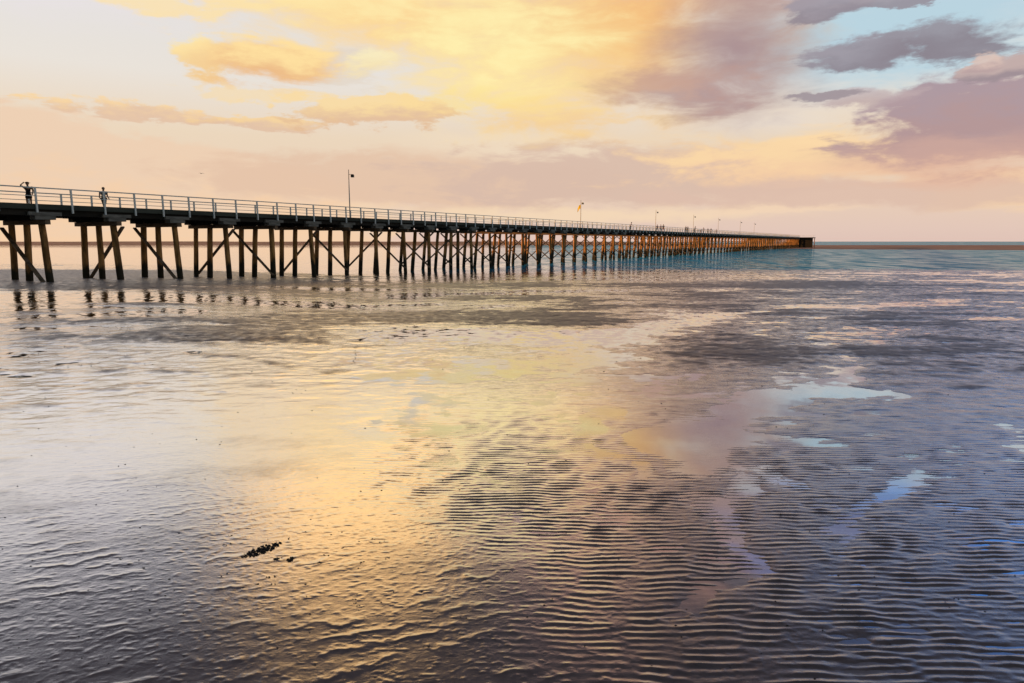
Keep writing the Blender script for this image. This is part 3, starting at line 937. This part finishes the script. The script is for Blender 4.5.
woman = person(pose_points(.0, ((-.26, .05, 1.18), (-.24, .12, .94)), ((.34, .08, 1.55), (.19, .10, 1.72))),
               'woman in a short dark dress by the railing, one arm raised to her hat', ('black', (.018, .016, .018)), None, dress=True, hat=True)
put(woman, 28.3, 1.3, 200); woman.scale = (1.3, 1.3, 1.0)
man = person(pose_points(.26, ((-.25, -.08, 1.18), (-.30, .0, .94)), ((.25, .10, 1.18), (.31, .20, .96)), .04),
             'person with short dark hair walking along the pier in a grey shirt and dark trousers', ('grey', (.17, .18, .21)), ('navy', (.02, .02, .025), True))
put(man, 103.5, 1.3, 232); man.scale = (1.3, 1.3, 1.0)

stand = pose_points(.03, HANG_L, HANG_R)
walk = pose_points(.24, ((-.27, .14, 1.18), (-.28, .28, .98)), ((.27, -.10, 1.18), (.30, -.08, .92)))
lean_ = pose_points(.05, ((-.24, .22, 1.22), (-.18, .42, 1.12)), ((.24, .22, 1.22), (.18, .42, 1.12)), .14)
cast = [
 (630.6, 2.3, lean_, 'rust', (.22, .07, .03), 'navy', True, 1.0, -100, 'lone person leaning at the railing, left of all the other distant figures'),
 (657.3, 1.6, walk, 'brown', (.10, .05, .03), 'black', True, .97, 150, 'person in brown walking just left of a close pair, under a lamp post'),
 (660.8, 1.6, stand, 'darkred', (.12, .03, .02), 'black', True, 1.0, 150, 'person in dark red on the left of a close pair, beside a walker in brown'),
 (663.4, 1.2, walk, 'black', (.018, .016, .018), 'rust', False, 1.08, 150, 'taller person in black on the right of a close pair, beside a walker in brown'),
 (685.8, 1.6, stand, 'black', (.018, .016, .018), 'black', True, 1.05, 170, 'person in black on the left of a dark clad couple far along the pier'),
 (687.8, 1.4, walk, 'navyshirt', (.03, .03, .05), 'black', True, 1.02, 170, 'person in navy on the right of a dark clad couple far along the pier'),
 (694.6, 1.6, lean_, 'teal', (.04, .07, .07), 'navy', True, 1.1, -80, 'person in dark teal bending forward below a far lamp post'),
 (698.0, 2.0, stand, 'tan', (.40, .26, .16), 'tan', False, .72, 160, 'small child in tan, left of two children in pale clothes on the pier'),
 (700.9, 2.0, stand, 'pale', (.55, .38, .28), 'tan', False, .72, 160, 'small child in pale pink, between a child in tan and an adult in black'),
 (703.6, 1.6, stand, 'black', (.018, .016, .018), 'black', True, 1.02, 170, 'adult in black beside two small children on the far pier'),
 (707.9, 1.6, walk, 'grey', (.17, .18, .21), 'black', True, .98, 170, 'person in grey walking, on the left of the farthest couple on the pier'),
 (711.0, 1.6, walk, 'brown', (.10, .05, .03), 'navy', True, 1.0, 170, 'person in brown walking, on the right of the farthest couple on the pier'),
 (716.4, 2.0, stand, 'rust', (.22, .07, .03), 'rust', False, .9, 160, 'last lone person, in rust red, standing seaward of everyone else'),
]
BOT = dict(navy=(.02, .02, .025), black=(.018, .016, .018), rust=(.22, .07, .03), tan=(.40, .26, .16))
for px, lx, J, tn, tcol, bn, lng, sc, face, lab in cast:
    o = person(dict(J), lab, (tn, tcol), (bn, BOT[bn], lng), sc=sc)
    o['group'] = 'people far along the pier'
    put(o, px, lx, face)
    o.scale = (sc * 1.15, sc * 1.15, sc * 1.1)

# ------------------------------------------------------------------ seagull
M_gull = simple('gull_feather', (.30, .29, .29), .7, .2, 10.0, .2)
d_ = ray(201, 173.5).normalized()
gull = tag(empty('seagull', Vector((0, 0, EYE)) + d_ * 160, R(60)), 'tiny grey gull flying in the peach sky above the landward half of the pier', 'bird')
m = MB(); m.tube([(0, -.22, 0), (0, -.12, .01), (0, .02, 0), (0, .14, .02), (0, .19, .03), (0, .23, .02)], [.02, .06, .075, .05, .04, .008], 8)
gb = m.build('body', M_gull, gull, True)
for s in (-1, 1):
    m = MB()
    prof = [(.05, .03, .09, -.07), (.22, .12, .10, -.08), (.42, .10, .06, -.09), (.62, .02, -.04, -.14)]
    vs, fs = [], []
    for (x_, z_, ya, yb_) in prof:
        vs += [(s * x_, ya, z_), (s * x_, yb_, z_), (s * x_, yb_, z_ + .012), (s * x_, ya, z_ + .02)]
    for a in range(3):
        for k in range(4):
            p, q = a * 4 + k, a * 4 + (k + 1) % 4
            fs.append((p, q, q + 4, p + 4))
    fs += [(0, 3, 2, 1), (12, 13, 14, 15)]
    m.add(vs, fs); m.build('wing', M_gull, gull)

# ------------------------------------------------------------------ wrack and stones on the sand
M_weed = simple('dark_weed', (.016, .013, .010), .55, .4, 30.0, .4)
def zat(x, y):
    z, _ = beach_height(np.array([[x]]), np.array([[y]]))
    return float(z[0, 0])
def clump(name, px, py, wpx, hpx, n, size, label, cat, group=None, slope=0.0):
    cx, cy = on_ground(px, py)
    sx = on_ground(px + wpx / 2, py)[0] - cx; sy = on_ground(px, py - hpx / 2)[1] - cy
    z0 = zat(cx, cy)
    m = MB()
    for _ in range(n):
        while True:
            u, w_ = random.uniform(-1, 1), random.uniform(-1, 1)
            if u * u + w_ * w_ < 1: break
        x_, y_ = u * sx, w_ * sy + u * slope * sx
        s_ = size * random.uniform(.5, 1.25) * (1.15 - .5 * (u * u + w_ * w_))
        m.ball((x_, y_, zat(cx + x_, cy + y_) - z0 + s_ * .30), (s_, s_ * random.uniform(.6, 1), s_ * .5), 8, 6, .42)
        if random.random() < .4:
            an = random.uniform(0, 6.28)
            m.tube([(x_, y_, s_ * .3), (x_ + math.cos(an) * s_ * 1.4, y_ + math.sin(an) * s_ * 1.4, s_ * .5), (x_ + math.cos(an + .5) * s_ * 2.4, y_ + math.sin(an + .5) * s_ * 2.4, s_ * .1)], [s_ * .25, s_ * .2, s_ * .08], 5)
    o = m.build(name, M_weed, None, True, (cx, cy, z0))
    return tag(o, label, cat, group)
clump('seaweed_clump', 262, 551.5, 30, 10, 110, .016, 'large dark ragged clump of seaweed lying on the golden wet sand', 'seaweed', slope=.9)
clump('stone', 276.5, 560.5, 5, 2.5, 7, .016, 'small flat dark stone just right of the large seaweed clump', 'stone', 'small dark stones by the seaweed')
clump('stone', 290.3, 561, 6, 4, 9, .018, 'lumpy dark stone, farther right of the large seaweed clump and bigger than the one between', 'stone', 'small dark stones by the seaweed')
# scattered bits: nobody could count them
m = MB()
rng = random.Random(3)
def bit(px, py, s_):
    x_, y_ = on_ground(px, py)
    z_ = zat(x_, y_)
    m.ball((x_, y_, z_ + s_ * .15), (s_ * rng.uniform(.7, 1.5), s_ * rng.uniform(.6, 1), s_ * .5), 6, 4, .25)
for (px, py) in ((326, 557), (363, 564), (341, 549), (320, 564), (388, 560), (357, 542), (379, 544), (372, 541), (355, 605), (358, 608), (362, 609), (354, 601), (267, 579), (274, 578), (258, 586), (273, 586), (393, 572), (360, 570), (330, 536), (340, 533), (270, 541), (287, 540), (282, 545), (225, 546), (232, 545), (231, 537), (120, 560), (145, 570), (205, 481), (148, 612)):
    for _ in range(3): bit(px + rng.uniform(-2.5, 2.5), py + rng.uniform(-.8, .8), rng.uniform(.004, .011))
for _ in range(420):
    px = rng.uniform(0, 1024); py = 300 + 380 * rng.random() ** 1.6
    bit(px, py, rng.uniform(.003, .007) * (1 + (400 / max(py - 241, 60)) * .5))
for (px, py) in ((60, 350), (35, 356), (70, 366), (40, 352), (20, 361), (160, 330), (125, 335), (118, 331), (85, 365), (104, 362), (250, 311), (293, 392), (145, 340)):
    for _ in range(6): bit(px + rng.gauss(0, 11), py + rng.gauss(0, 1.8), rng.uniform(.008, .016))
tag(m.build('debris', M_weed, None, True), 'scattered dark specks of shell, weed and worm casts on the flat', 'debris', kind='stuff')
